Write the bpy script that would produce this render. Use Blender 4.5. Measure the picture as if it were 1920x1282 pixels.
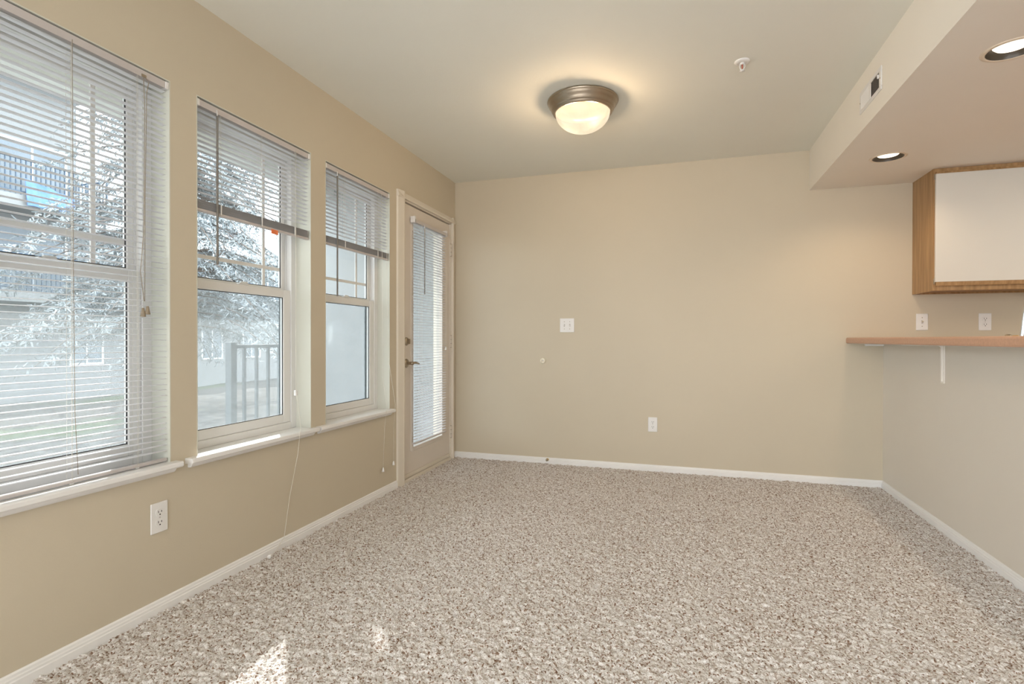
import bpy, math, random
import numpy as np
from mathutils import Matrix, Vector

random.seed(7); rng = np.random.default_rng(7)
for o in list(bpy.data.objects): bpy.data.objects.remove(o)
S = bpy.context.scene
C = S.collection
PI = math.pi

# ------------------------------------------------------------------ camera
F, YAW, PITCH, ROLL = 1001.19, -0.3013, -0.0054, 0.0016
CAM = Vector((1.9008, 0.0, 1.0512))
fw = Vector((math.sin(YAW)*math.cos(PITCH), math.cos(YAW)*math.cos(PITCH), math.sin(PITCH)))
rt = Vector((math.cos(YAW), -math.sin(YAW), 0)); up = rt.cross(fw)
r2 = rt*math.cos(ROLL)+up*math.sin(ROLL); u2 = -rt*math.sin(ROLL)+up*math.cos(ROLL)
cd = bpy.data.cameras.new('camera'); cam = bpy.data.objects.new('camera', cd); C.objects.link(cam)
cd.sensor_fit = 'HORIZONTAL'; cd.sensor_width = 36; cd.lens = 36*F/1920; cd.clip_start = 0.05; cd.clip_end = 200
M = Matrix.Identity(4)
for i, v in enumerate((r2, u2, -fw)):
    for j in range(3): M[j][i] = v[j]
M.translation = CAM
cam.matrix_world = M
S.camera = cam

# ------------------------------------------------------------------ sky, sun, added fill light, exposure
W = bpy.data.worlds.new('sky'); S.world = W; W.use_nodes = True
bg = W.node_tree.nodes['Background']; bg.inputs[0].default_value = (0.90, 0.95, 1.0, 1); bg.inputs[1].default_value = 5.8
def light(name, typ, loc, energy, color, **k):
    d = bpy.data.lights.new(name, typ); d.energy = energy; d.color = color
    for a, v in k.items(): setattr(d, a, v)
    o = bpy.data.objects.new(name, d); o.location = loc; C.objects.link(o); return o
SUN_EL = math.atan(0.68); SD = Vector((0.667*math.cos(SUN_EL), -0.745*math.cos(SUN_EL), -math.sin(SUN_EL)))
sun = light('sun', 'SUN', (-6, 8, 8), 12, (1.0, 0.96, 0.90), angle=0.0095)
sun.rotation_euler = SD.to_track_quat('-Z', 'Y').to_euler()
REAR = (0.70, 3.30, 0.25, 2.10)           # added opening in the rear wall for unseen fill light (x0, x1, z0, z1)
dl = light('rear_fill_panel', 'AREA', ((REAR[0]+REAR[1])/2, -3.62, (REAR[2]+REAR[3])/2), 46, (0.97, 0.98, 1.0), shape='RECTANGLE', size=REAR[1]-REAR[0], size_y=REAR[3]-REAR[2])
dl.rotation_euler = (PI/2, 0, 0); dl.rotation_euler = Vector((0, 1, 0)).to_track_quat('-Z', 'Y').to_euler()
SIDE = (-2.60, -0.75)                     # added opening behind the camera for side fill light (y0, y1)
d2 = light('side_fill_panel', 'AREA', (-0.19, (SIDE[0]+SIDE[1])/2, 1.31), 110, (0.93, 0.97, 1.0), shape='RECTANGLE', size=SIDE[1]-SIDE[0], size_y=1.49)
d2.rotation_euler = Vector((1, 0, 0)).to_track_quat('-Z', 'Y').to_euler()
S.view_settings.view_transform = 'Standard'; S.view_settings.look = 'None'
S.view_settings.exposure = 0.0; S.view_settings.gamma = 1.0; S.view_settings.use_curve_mapping = False

# ------------------------------------------------------------------ materials
MATS = {}
def mat(name, col, rough=0.6, metal=0.0, spec=0.5, bump=None, vary=None, emit=None):
    m = bpy.data.materials.new(name); m.use_nodes = True; nt = m.node_tree; N = nt.nodes; L = nt.links
    b = N['Principled BSDF']
    b.inputs['Base Color'].default_value = (*col, 1); b.inputs['Roughness'].default_value = rough
    b.inputs['Metallic'].default_value = metal; b.inputs['Specular IOR Level'].default_value = spec
    tc = N.new('ShaderNodeTexCoord')
    if vary:                       # (scale, amount): slight natural unevenness of the colour
        n = N.new('ShaderNodeTexNoise'); n.inputs['Scale'].default_value = vary[0]; n.inputs['Detail'].default_value = 4
        L.new(tc.outputs['Object'], n.inputs['Vector'])
        r = N.new('ShaderNodeValToRGB'); a = vary[1]
        r.color_ramp.elements[0].position = 0.3; r.color_ramp.elements[1].position = 0.7
        r.color_ramp.elements[0].color = (*[c*(1-a) for c in col], 1); r.color_ramp.elements[1].color = (*[min(1, c*(1+a)) for c in col], 1)
        L.new(n.outputs['Fac'], r.inputs[0]); L.new(r.outputs[0], b.inputs['Base Color'])
    if bump:                       # (scale, strength, distance)
        n = N.new('ShaderNodeTexNoise'); n.inputs['Scale'].default_value = bump[0]; n.inputs['Detail'].default_value = 3
        L.new(tc.outputs['Object'], n.inputs['Vector'])
        bp = N.new('ShaderNodeBump'); bp.inputs['Strength'].default_value = bump[1]; bp.inputs['Distance'].default_value = bump[2]
        L.new(n.outputs['Fac'], bp.inputs['Height']); L.new(bp.outputs[0], b.inputs['Normal'])
    if emit:
        b.inputs['Emission Color'].default_value = (*emit[0], 1); b.inputs['Emission Strength'].default_value = emit[1]
    MATS[name] = m; return m
mat('tan_paint', (0.61, 0.54, 0.42), 0.50, spec=0.45, bump=(160, 0.10, 0.002), vary=(1.3, 0.02))
mat('cream_paint', (0.74, 0.69, 0.615), 0.55, spec=0.35, bump=(160, 0.12, 0.002), vary=(1.3, 0.02))
mat('soffit_paint', (0.87, 0.83, 0.76), 0.6, spec=0.3, bump=(160, 0.12, 0.002), vary=(1.3, 0.02))
mat('ceiling_paint', (0.84, 0.835, 0.765), 0.75, spec=0.2, bump=(120, 0.15, 0.003), vary=(1.1, 0.02))
mat('reveal_daylit_tint', (0.66, 0.66, 0.585), 0.5, bump=(160, 0.1, 0.001))  # wall paint lightened, window daylight put into the colour
mat('trim_white', (0.86, 0.855, 0.85), 0.35, vary=(6, 0.02))
mat('door_paint', (0.74, 0.675, 0.605), 0.35, bump=(40, 0.05, 0.001), vary=(3, 0.02))
mat('casing_paint', (0.76, 0.70, 0.605), 0.35, vary=(3, 0.02))
mat('vinyl', (0.80, 0.80, 0.79), 0.35, vary=(8, 0.015))
mat('gasket', (0.05, 0.05, 0.055), 0.6, vary=(20, .05))
mat('slat_white', (0.78, 0.78, 0.81), 0.38, vary=(5, 0.02))
mat('slat_beige', (0.60, 0.52, 0.42), 0.45, vary=(5, 0.03))
mat('headrail', (0.58, 0.54, 0.53), 0.4, vary=(9, 0.02))
mat('cord', (0.78, 0.75, 0.68), 0.7, vary=(60, 0.05))
mat('wand_plastic', (0.20, 0.185, 0.165), 0.25, vary=(30, 0.05))
mat('tassel_tan', (0.30, 0.24, 0.17), 0.5, vary=(50, 0.08))
mat('plastic_white', (0.82, 0.81, 0.80), 0.3, vary=(20, 0.01))
mat('plastic_ivory', (0.84, 0.79, 0.66), 0.35, vary=(20, 0.02))
mat('slot_black', (0.02, 0.02, 0.02), 0.5, vary=(20, .05))
mat('nickel', (0.42, 0.36, 0.28), 0.3, metal=1.0, vary=(30, 0.06))
mat('pewter_bronze', (0.40, 0.34, 0.27), 0.32, metal=1.0, vary=(12, 0.06))
mat('brass', (0.62, 0.44, 0.20), 0.3, metal=1.0, vary=(30, 0.06))
mat('chrome', (0.75, 0.76, 0.78), 0.12, metal=1.0, vary=(30, 0.02))
mat('salmon_laminate', (0.56, 0.33, 0.22), 0.4, bump=(300, 0.03, 0.001), vary=(90, 0.07))
mat('white_laminate', (0.70, 0.68, 0.63), 0.35, vary=(2, 0.015))
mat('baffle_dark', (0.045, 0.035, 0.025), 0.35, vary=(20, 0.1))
mat('can_white', (0.78, 0.68, 0.55), 0.45, vary=(20, 0.02))
mat('lens_lit', (0.9, 0.85, 0.75), 0.5, emit=((1.0, 0.88, 0.70), 2.2), vary=(10, .01))
mat('red_bulb', (0.45, 0.03, 0.02), 0.15, vary=(50, .05))
mat('orange_tag', (0.85, 0.22, 0.08), 0.5, vary=(50, .05))
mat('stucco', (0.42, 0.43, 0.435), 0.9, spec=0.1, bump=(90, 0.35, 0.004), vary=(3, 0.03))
mat('bounce_white', (0.86, 0.86, 0.85), 0.8, spec=0.1, bump=(40, 0.2, 0.003), vary=(2, 0.02))  # bright white for the added bounce wall on the patio
mat('patio_ceiling', (0.84, 0.82, 0.73), 0.9, spec=0.1, bump=(60, 0.2, 0.003), vary=(2, 0.04))
mat('fascia', (0.78, 0.80, 0.81), 0.7, vary=(3, 0.04))
mat('concrete', (0.50, 0.50, 0.49), 0.9, spec=0.1, bump=(30, 0.2, 0.004), vary=(4, 0.08))
mat('rail_grey', (0.09, 0.105, 0.115), 0.5, vary=(10, 0.06))
mat('bldg_wall', (0.27, 0.275, 0.275), 0.9, spec=0.1, bump=(8, 0.2, 0.01), vary=(0.6, 0.05))
mat('bldg_slab', (0.33, 0.335, 0.33), 0.9, spec=0.1, vary=(1, 0.05))
mat('bldg_rail', (0.07, 0.11, 0.16), 0.5, vary=(3, 0.08))
mat('bldg_glass', (0.17, 0.205, 0.235), 0.12, vary=(0.5, 0.15))
mat('bldg_frame', (0.75, 0.76, 0.76), 0.5, vary=(2, 0.03))
mat('blue_cloth', (0.16, 0.28, 0.62), 0.8, spec=0.1, vary=(3, 0.15), bump=(6, .4, .03))
mat('bark', (0.22, 0.19, 0.17), 0.95, spec=0.1, bump=(25, 0.6, 0.02), vary=(8, 0.25))
mat('needles', (0.34, 0.37, 0.38), 0.8, spec=0.25, vary=(3.0, 0.35))

def nodemat(name):
    m = bpy.data.materials.new(name); m.use_nodes = True; MATS[name] = m
    nt = m.node_tree; nt.nodes.remove(nt.nodes['Principled BSDF']); return m, nt.nodes, nt.links, nt.nodes['Material Output']
# clear glass: transparent with a weak mirror reflection
m, N, L, out = nodemat('clear_glass')
tr = N.new('ShaderNodeBsdfTransparent'); tr.inputs[0].default_value = (0.93, 0.96, 0.97, 1)
gl = N.new('ShaderNodeBsdfGlossy'); gl.inputs['Roughness'].default_value = 0.03
tc = N.new('ShaderNodeTexCoord'); nz = N.new('ShaderNodeTexNoise'); nz.inputs['Scale'].default_value = 3
mp = N.new('ShaderNodeMapRange'); mp.inputs['To Min'].default_value = 0.035; mp.inputs['To Max'].default_value = 0.06
mx = N.new('ShaderNodeMixShader'); L.new(tc.outputs['Object'], nz.inputs['Vector']); L.new(nz.outputs['Fac'], mp.inputs[0]); L.new(mp.outputs[0], mx.inputs[0])
L.new(tr.outputs[0], mx.inputs[1]); L.new(gl.outputs[0], mx.inputs[2]); L.new(mx.outputs[0], out.inputs[0])
# dusty insect screen: half open mesh with pale dust
m, N, L, out = nodemat('insect_screen')
tr = N.new('ShaderNodeBsdfTransparent'); df = N.new('ShaderNodeBsdfDiffuse'); df.inputs[0].default_value = (0.40, 0.43, 0.445, 1)
tl = N.new('ShaderNodeBsdfTranslucent'); tl.inputs[0].default_value = (0.40, 0.43, 0.445, 1)
ad = N.new('ShaderNodeMixShader'); ad.inputs[0].default_value = 0.7; L.new(df.outputs[0], ad.inputs[1]); L.new(tl.outputs[0], ad.inputs[2])
tc = N.new('ShaderNodeTexCoord'); nz = N.new('ShaderNodeTexNoise'); nz.inputs['Scale'].default_value = 260; nz.inputs['Detail'].default_value = 2
n2 = N.new('ShaderNodeTexNoise'); n2.inputs['Scale'].default_value = 9; n2.inputs['Detail'].default_value = 5
av = N.new('ShaderNodeMath'); av.operation = 'ADD'
mp = N.new('ShaderNodeMapRange'); mp.inputs['From Min'].default_value = 0.6; mp.inputs['From Max'].default_value = 1.4; mp.inputs['To Min'].default_value = 0.12; mp.inputs['To Max'].default_value = 0.28
L.new(tc.outputs['Object'], nz.inputs['Vector']); L.new(tc.outputs['Object'], n2.inputs['Vector'])
L.new(nz.outputs['Fac'], av.inputs[0]); L.new(n2.outputs['Fac'], av.inputs[1]); L.new(av.outputs[0], mp.inputs[0])
mx = N.new('ShaderNodeMixShader'); L.new(mp.outputs[0], mx.inputs[0]); L.new(tr.outputs[0], mx.inputs[1]); L.new(ad.outputs[0], mx.inputs[2]); L.new(mx.outputs[0], out.inputs[0])
# alabaster lamp glass: translucent, slightly see-through, glowing
m, N, L, out = nodemat('alabaster_glass')
tr = N.new('ShaderNodeBsdfTransparent'); tr.inputs[0].default_value = (1, 0.92, 0.8, 1)
tl = N.new('ShaderNodeBsdfTranslucent'); em = N.new('ShaderNodeEmission')
tc = N.new('ShaderNodeTexCoord'); nz = N.new('ShaderNodeTexNoise'); nz.inputs['Scale'].default_value = 9; nz.inputs['Detail'].default_value = 3; nz.inputs['Distortion'].default_value = 1.0
rp = N.new('ShaderNodeValToRGB'); rp.color_ramp.elements[0].color = (0.86, 0.70, 0.50, 1); rp.color_ramp.elements[1].color = (1.0, 0.84, 0.64, 1)
rp.color_ramp.elements[0].position = 0.35; rp.color_ramp.elements[1].position = 0.7
L.new(tc.outputs['Object'], nz.inputs['Vector']); L.new(nz.outputs['Fac'], rp.inputs[0]); L.new(rp.outputs[0], em.inputs[0]); tl.inputs[0].default_value = (0.0016, 0.0014, 0.0011, 1)
em.inputs[1].default_value = 1.0
ad = N.new('ShaderNodeAddShader'); L.new(em.outputs[0], ad.inputs[0]); L.new(tl.outputs[0], ad.inputs[1])
mx = N.new('ShaderNodeMixShader'); mx.inputs[0].default_value = 0.12; L.new(ad.outputs[0], mx.inputs[1]); L.new(tr.outputs[0], mx.inputs[2]); L.new(mx.outputs[0], out.inputs[0])
# frieze carpet
m, N, L, out = nodemat('carpet')
b = N.new('ShaderNodeBsdfPrincipled'); b.inputs['Roughness'].default_value = 1.0; b.inputs['Specular IOR Level'].default_value = 0.05
tc = N.new('ShaderNodeTexCoord')
vo = N.new('ShaderNodeTexVoronoi'); vo.inputs['Scale'].default_value = 180; vo.inputs['Randomness'].default_value = 1.0
dn = N.new('ShaderNodeTexNoise'); dn.inputs['Scale'].default_value = 140; dn.inputs['Detail'].default_value = 2
vm = N.new('ShaderNodeVectorMath'); vm.operation = 'MULTIPLY_ADD'; vm.inputs[1].default_value = (0.006, 0.006, 0.006)
L.new(tc.outputs['Object'], dn.inputs['Vector']); L.new(dn.outputs['Color'], vm.inputs[0]); L.new(tc.outputs['Object'], vm.inputs[2]); L.new(vm.outputs[0], vo.inputs['Vector'])
sp = N.new('ShaderNodeSeparateColor'); L.new(vo.outputs['Color'], sp.inputs[0])
rp = N.new('ShaderNodeValToRGB'); cr = rp.color_ramp; cr.interpolation = 'LINEAR'
cols = [(0.0, (0.20, 0.115, 0.075)), (0.06, (0.28, 0.19, 0.14)), (0.16, (0.46, 0.39, 0.345)), (0.34, (0.64, 0.60, 0.575)), (1.0, (0.83, 0.81, 0.795))]
cr.elements[0].position, cr.elements[0].color = 0, (*cols[0][1], 1); cr.elements[1].position, cr.elements[1].color = 1, (*cols[-1][1], 1)
for ps, c in cols[1:-1]:
    e = cr.elements.new(ps); e.color = (*c, 1)
L.new(sp.outputs[0], rp.inputs[0]); L.new(rp.outputs[0], b.inputs['Base Color'])
bp = N.new('ShaderNodeBump'); bp.inputs['Strength'].default_value = 0.6; bp.inputs['Distance'].default_value = 0.004; bp.invert = True
L.new(vo.outputs['Distance'], bp.inputs['Height']); L.new(bp.outputs[0], b.inputs['Normal']); L.new(b.outputs[0], out.inputs[0])
# oak with straight grain along z
m, N, L, out = nodemat('oak')
b = N.new('ShaderNodeBsdfPrincipled'); b.inputs['Roughness'].default_value = 0.45
tc = N.new('ShaderNodeTexCoord'); mpn = N.new('ShaderNodeMapping'); mpn.inputs['Scale'].default_value = (60, 60, 3)
nz = N.new('ShaderNodeTexNoise'); nz.inputs['Scale'].default_value = 1; nz.inputs['Detail'].default_value = 6
rp = N.new('ShaderNodeValToRGB'); rp.color_ramp.elements[0].position = 0.3; rp.color_ramp.elements[1].position = 0.75
rp.color_ramp.elements[0].color = (0.30, 0.17, 0.07, 1); rp.color_ramp.elements[1].color = (0.50, 0.31, 0.15, 1)
L.new(tc.outputs['Object'], mpn.inputs[0]); L.new(mpn.outputs[0], nz.inputs['Vector']); L.new(nz.outputs['Fac'], rp.inputs[0]); L.new(rp.outputs[0], b.inputs['Base Color']); L.new(b.outputs[0], out.inputs[0])
# yard: mulch, dry litter and grass patches
m, N, L, out = nodemat('yard')
b = N.new('ShaderNodeBsdfPrincipled'); b.inputs['Roughness'].default_value = 1.0; b.inputs['Specular IOR Level'].default_value = 0.05
tc = N.new('ShaderNodeTexCoord'); n1 = N.new('ShaderNodeTexNoise'); n1.inputs['Scale'].default_value = 6; n1.inputs['Detail'].default_value = 8; n1.inputs['Roughness'].default_value = 0.75
n2 = N.new('ShaderNodeTexNoise'); n2.inputs['Scale'].default_value = 0.28; n2.inputs['Detail'].default_value = 2
r1 = N.new('ShaderNodeValToRGB'); r1.color_ramp.elements[0].position = 0.35; r1.color_ramp.elements[0].color = (0.03, 0.028, 0.025, 1); r1.color_ramp.elements[1].position = 0.65; r1.color_ramp.elements[1].color = (0.17, 0.158, 0.145, 1)
r2_ = N.new('ShaderNodeValToRGB'); r2_.color_ramp.elements[0].position = 0.35; r2_.color_ramp.elements[0].color = (0.06, 0.078, 0.04, 1); r2_.color_ramp.elements[1].position = 0.65; r2_.color_ramp.elements[1].color = (0.12, 0.14, 0.08, 1)
r3 = N.new('ShaderNodeValToRGB'); r3.color_ramp.elements[0].position = 0.5; r3.color_ramp.elements[1].position = 0.6
mc = N.new('ShaderNodeMix'); mc.data_type = 'RGBA'
for n in (n1, n2): L.new(tc.outputs['Object'], n.inputs['Vector'])
L.new(n1.outputs['Fac'], r1.inputs[0]); L.new(n1.outputs['Fac'], r2_.inputs[0]); L.new(n2.outputs['Fac'], r3.inputs[0])
L.new(r3.outputs[0], mc.inputs[0]); L.new(r1.outputs[0], mc.inputs[6]); L.new(r2_.outputs[0], mc.inputs[7]); L.new(mc.outputs[2], b.inputs['Base Color'])
bp = N.new('ShaderNodeBump'); bp.inputs['Strength'].default_value = 0.7; bp.inputs['Distance'].default_value = 0.05; L.new(n1.outputs['Fac'], bp.inputs['Height']); L.new(bp.outputs[0], b.inputs['Normal']); L.new(b.outputs[0], out.inputs[0])

# ------------------------------------------------------------------ mesh helpers
ORG = {}
class MB:
    def __init__(s): s.v = []; s.f = []; s.sm = []
    def add(s, vs, fs, smooth=False):
        o = len(s.v); s.v += [tuple(v) for v in vs]; s.f += [tuple(i+o for i in f) for f in fs]; s.sm += [smooth]*len(fs); return s
    def box(s, x0, x1, y0, y1, z0, z1, bev=0.0):
        if bev <= 0:
            vs = [(x, y, z) for z in (z0, z1) for y in (y0, y1) for x in (x0, x1)]
            return s.add(vs, [(0, 2, 3, 1), (4, 5, 7, 6), (0, 1, 5, 4), (2, 6, 7, 3), (0, 4, 6, 2), (1, 3, 7, 5)])
        # chamfered box: 24 vertices
        b = min(bev, (x1-x0)*.45, (y1-y0)*.45, (z1-z0)*.45)
        X, Y, Z = (x0, x1), (y0, y1), (z0, z1); vs = []; idx = {}
        for i in (0, 1):
            for j in (0, 1):
                for k in (0, 1):
                    sx, sy, sz = (1-2*i)*b, (1-2*j)*b, (1-2*k)*b
                    for a in range(3):
                        p = [X[i]+sx, Y[j]+sy, Z[k]+sz]; p[a] = (X[i], Y[j], Z[k])[a]
                        idx[i, j, k, a] = len(vs); vs.append(tuple(p))
        fs = []
        for a in range(3):
            o1, o2 = [(1, 2), (2, 0), (0, 1)][a]
            for e in (0, 1):
                q = []
                for (u, w) in ((0, 0), (1, 0), (1, 1), (0, 1)):
                    t = [0, 0, 0]; t[a] = e; t[o1] = u; t[o2] = w; q.append(idx[(*t, a)])
                fs.append(q if e else q[::-1])
        for a in range(3):
            o1, o2 = [(1, 2), (2, 0), (0, 1)][a]
            for u in (0, 1):
                for w in (0, 1):
                    t0 = [0, 0, 0]; t0[o1] = u; t0[o2] = w; t1 = list(t0); t1[a] = 1
                    q = [idx[(*t0, o1)], idx[(*t1, o1)], idx[(*t1, o2)], idx[(*t0, o2)]]
                    fs.append(q if (u == w) else q[::-1])
        for i in (0, 1):
            for j in (0, 1):
                for k in (0, 1):
                    q = [idx[i, j, k, 0], idx[i, j, k, 1], idx[i, j, k, 2]]
                    fs.append(q if (i+j+k) % 2 else q[::-1])
        return s.add(vs, fs)
    def prism(s, prof, a0, a1, axis):
        # prof: closed polygon of 2D points in the other two axes (x->(y,z), y->(x,z), z->(x,y))
        n = len(prof); vs = []
        for a in (a0, a1):
            for (p, q) in prof:
                vs.append({'x': (a, p, q), 'y': (p, a, q), 'z': (p, q, a)}[axis])
        fs = [tuple(range(n)), tuple(range(2*n-1, n-1, -1))]+[(i, i+n, (i+1) % n+n, (i+1) % n) for i in range(n)]
        return s.add(vs, fs)
    def lathe(s, prof, c, axis='z', n=32, smooth=True):
        # prof: list of (radius, height along axis); axis direction may be a vector
        ax = {'z': Vector((0, 0, 1)), 'x': Vector((1, 0, 0)), 'y': Vector((0, 1, 0))}[axis] if isinstance(axis, str) else Vector(axis).normalized()
        u = ax.orthogonal().normalized(); w = ax.cross(u); c = Vector(c); vs = []; fs = []
        for (r, h) in prof:
            for k in range(n):
                t = 2*PI*k/n; vs.append(c+ax*h+(u*math.cos(t)+w*math.sin(t))*max(r, 1e-5))
        for i in range(len(prof)-1):
            for k in range(n):
                a, b_ = i*n+k, i*n+(k+1) % n; fs.append((a, b_, b_+n, a+n))
        return s.add(vs, fs, smooth)
    def tube(s, pts, r, n=8, smooth=True):
        pts = [Vector(p) for p in pts]; rr = r if isinstance(r, (list, tuple)) else [r]*len(pts); vs = []; fs = []; pu = None
        for i, p in enumerate(pts):
            t = (pts[min(i+1, len(pts)-1)]-pts[max(i-1, 0)]).normalized()
            u = t.orthogonal().normalized() if pu is None else (pu-t*pu.dot(t)).normalized()
            pu = u; w = t.cross(u)
            for k in range(n):
                a = 2*PI*k/n; vs.append(p+(u*math.cos(a)+w*math.sin(a))*rr[i])
        for i in range(len(pts)-1):
            for k in range(n):
                a, b_ = i*n+k, i*n+(k+1) % n; fs.append((a, b_, b_+n, a+n))
        fs.append(tuple(range(n-1, -1, -1))); o = (len(pts)-1)*n; fs.append(tuple(range(o, o+n)))
        return s.add(vs, fs, smooth)
    def mesh(s, name, material, org=(0, 0, 0)):
        me = bpy.data.meshes.new(name); o = Vector(org)
        me.from_pydata([tuple(Vector(v)-o) for v in s.v], [], s.f); me.materials.append(MATS[material])
        me.polygons.foreach_set('use_smooth', s.sm); me.update(); return me
    def build(s, name, material, parent=None, loc=None):
        if parent is not None: org = ORG[parent.name]
        else: org = Vector(loc) if loc is not None else Vector((0, 0, 0))
        ob = bpy.data.objects.new(name, s.mesh(name, material, org)); C.objects.link(ob)
        if parent is not None: ob.parent = parent
        else: ob.location = org
        ORG[ob.name] = org; return ob
def B(*a, **k): return MB().box(*a, **k)
def empty(name, loc, label=None, cat=None, group=None, kind=None):
    o = bpy.data.objects.new(name, None); o.location = loc; o.empty_display_size = 0.05; C.objects.link(o); ORG[o.name] = Vector(loc)
    return tag(o, label, cat, group, kind)
def tag(o, label=None, cat=None, group=None, kind=None):
    for k, v in (('label', label), ('category', cat), ('group', group), ('kind', kind)):
        if v: o[k] = v
    return o
def struct(o, label=None, cat=None): return tag(o, label, cat, None, 'structure')
def copy_tree(o, parent=None):
    c = o.copy(); C.objects.link(c); c.parent = parent
    for ch in o.children: copy_tree(ch, c)
    return c

# ------------------------------------------------------------------ dimensions (metres; x from the window wall, y away from the camera)
H = 2.44; YB = 4.40; XS = 2.819; ZS = 2.148; XR = 3.293; WT = 0.165; YR = -3.5; XE = 5.9
Z0, Z1 = 0.568, 2.058                       # window opening
WINS = [(0.880, 1.603), (1.722, 2.443), (2.566, 3.272)]
DOOR = (3.452, 4.318, 2.068)

# ------------------------------------------------------------------ room shell
struct(B(-WT, XE+.1, YR-.1, YB+.1, -0.12, -0.012).build('floor', 'carpet'), 'carpeted floor of the dining area and living room', 'floor')
struct(B(-WT, XE+.1, YR-.1, YB+.1, H, H+0.1).build('ceiling', 'ceiling_paint'), 'beige painted flat ceiling', 'ceiling')
wl = MB()
ys = [YR]
for a, b_ in [SIDE]+WINS: ys += [a, b_]
ys += [DOOR[0], DOOR[1], YB+.1]
for i in range(0, len(ys), 2): wl.box(-WT, 0, ys[i], ys[i+1], -0.05, H)
for a, b_ in [SIDE]+WINS: wl.box(-WT, 0, a, b_, -0.05, Z0-0.022); wl.box(-WT, 0, a, b_, Z1, H)
wl.box(-WT, 0, DOOR[0], DOOR[1], DOOR[2], H)
struct(wl.build('wall_left', 'tan_paint'), 'tan painted window wall with three windows and a glass door', 'wall')
struct(B(0, XE, YB, YB+.1, -0.05, H).build('wall_back', 'tan_paint'), 'tan painted end wall with switches and outlet', 'wall')
struct(B(XE, XE+.1, YR, YB, -0.05, H).build('wall_right', 'tan_paint'), 'far kitchen wall out of view', 'wall')
wr = MB()
wr.box(0, REAR[0], YR-.1, YR, -0.05, H).box(REAR[1], XE, YR-.1, YR, -0.05, H).box(REAR[0], REAR[1], YR-.1, YR, -0.05, REAR[2]).box(REAR[0], REAR[1], YR-.1, YR, REAR[3], H)
struct(wr.build('wall_rear', 'cream_paint'), 'rear living room wall with an added opening for fill light', 'wall')
# soffit over the kitchen, with round holes for the two recessed cans
CANS = [(3.105, 3.745), (3.105, 2.490)]; CR = 0.082
so = MB()
so.add([(XS, 0.2, ZS), (XS, YB, ZS), (XS, YB, H), (XS, 0.2, H)], [(0, 3, 2, 1)])
so.add([(XS, 0.2, ZS), (XE, 0.2, ZS), (XE, 0.2, H), (XS, 0.2, H)], [(0, 1, 2, 3)])
def holed(x0, x1, y0, y1, c, r, z, n=32):
    vs = []; fs = []
    for k in range(n):
        t = 2*PI*k/n; d = (math.cos(t), math.sin(t)); vs.append((c[0]+r*d[0], c[1]+r*d[1], z))
    for k in range(n):
        t = 2*PI*k/n; dx, dy = math.cos(t), math.sin(t)
        s_ = min(((x1-c[0]) if dx > 0 else (x0-c[0]))/dx if abs(dx) > 1e-9 else 1e9, ((y1-c[1]) if dy > 0 else (y0-c[1]))/dy if abs(dy) > 1e-9 else 1e9)
        vs.append((c[0]+s_*dx, c[1]+s_*dy, z))
    for k in range(n): fs.append((k, k+n, (k+1) % n+n, (k+1) % n))
    so.add(vs, fs)
sq = 0.2                                    # square tiles around each can, 45 degree samples hit the corners exactly
for c in CANS: holed(c[0]-sq, c[0]+sq, c[1]-sq, c[1]+sq, c, CR, ZS)
xa, xb = CANS[0][0]-sq, CANS[0][0]+sq
def flat(x0, x1, y0, y1): so.add([(x0, y0, ZS), (x1, y0, ZS), (x1, y1, ZS), (x0, y1, ZS)], [(3, 2, 1, 0)])
flat(XS, xa, 0.2, YB); flat(xb, XE, 0.2, YB); flat(xa, xb, 0.2, CANS[1][1]-sq); flat(xa, xb, CANS[1][1]+sq, CANS[0][1]-sq); flat(xa, xb, CANS[0][1]+sq, YB)
struct(so.build('soffit', 'soffit_paint'), 'dropped soffit over the kitchen side with two downlights', 'soffit')
YH = 1.15                                   # near end of the half wall
struct(B(XR, XR+0.115, YH, YB, -0.05, 1.022).build('wall_kitchen', 'cream_paint'), 'cream painted half wall under the breakfast bar', 'half wall')

# baseboards
BP = [(0, -0.012), (0.013, -0.012), (0.013, 0.026), (0.0105, 0.029), (0.0105, 0.036), (0.008, 0.039), (0.007, 0.047), (0.003, 0.051), (0, 0.051)]
struct(MB().prism(BP, YR, 3.362, 'y').build('baseboard_left', 'trim_white'), 'white moulded baseboard below the windows', 'baseboard')
struct(MB().prism([(YB-a, z) for a, z in BP], 0.0, XR, 'x').build('baseboard_back', 'trim_white'), 'white moulded baseboard along the end wall', 'baseboard')
struct(MB().prism([(XR-a, z) for a, z in BP], YH, YB-0.013, 'y').build('baseboard_right', 'trim_white'), 'white moulded baseboard along the half wall', 'baseboard')

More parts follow.
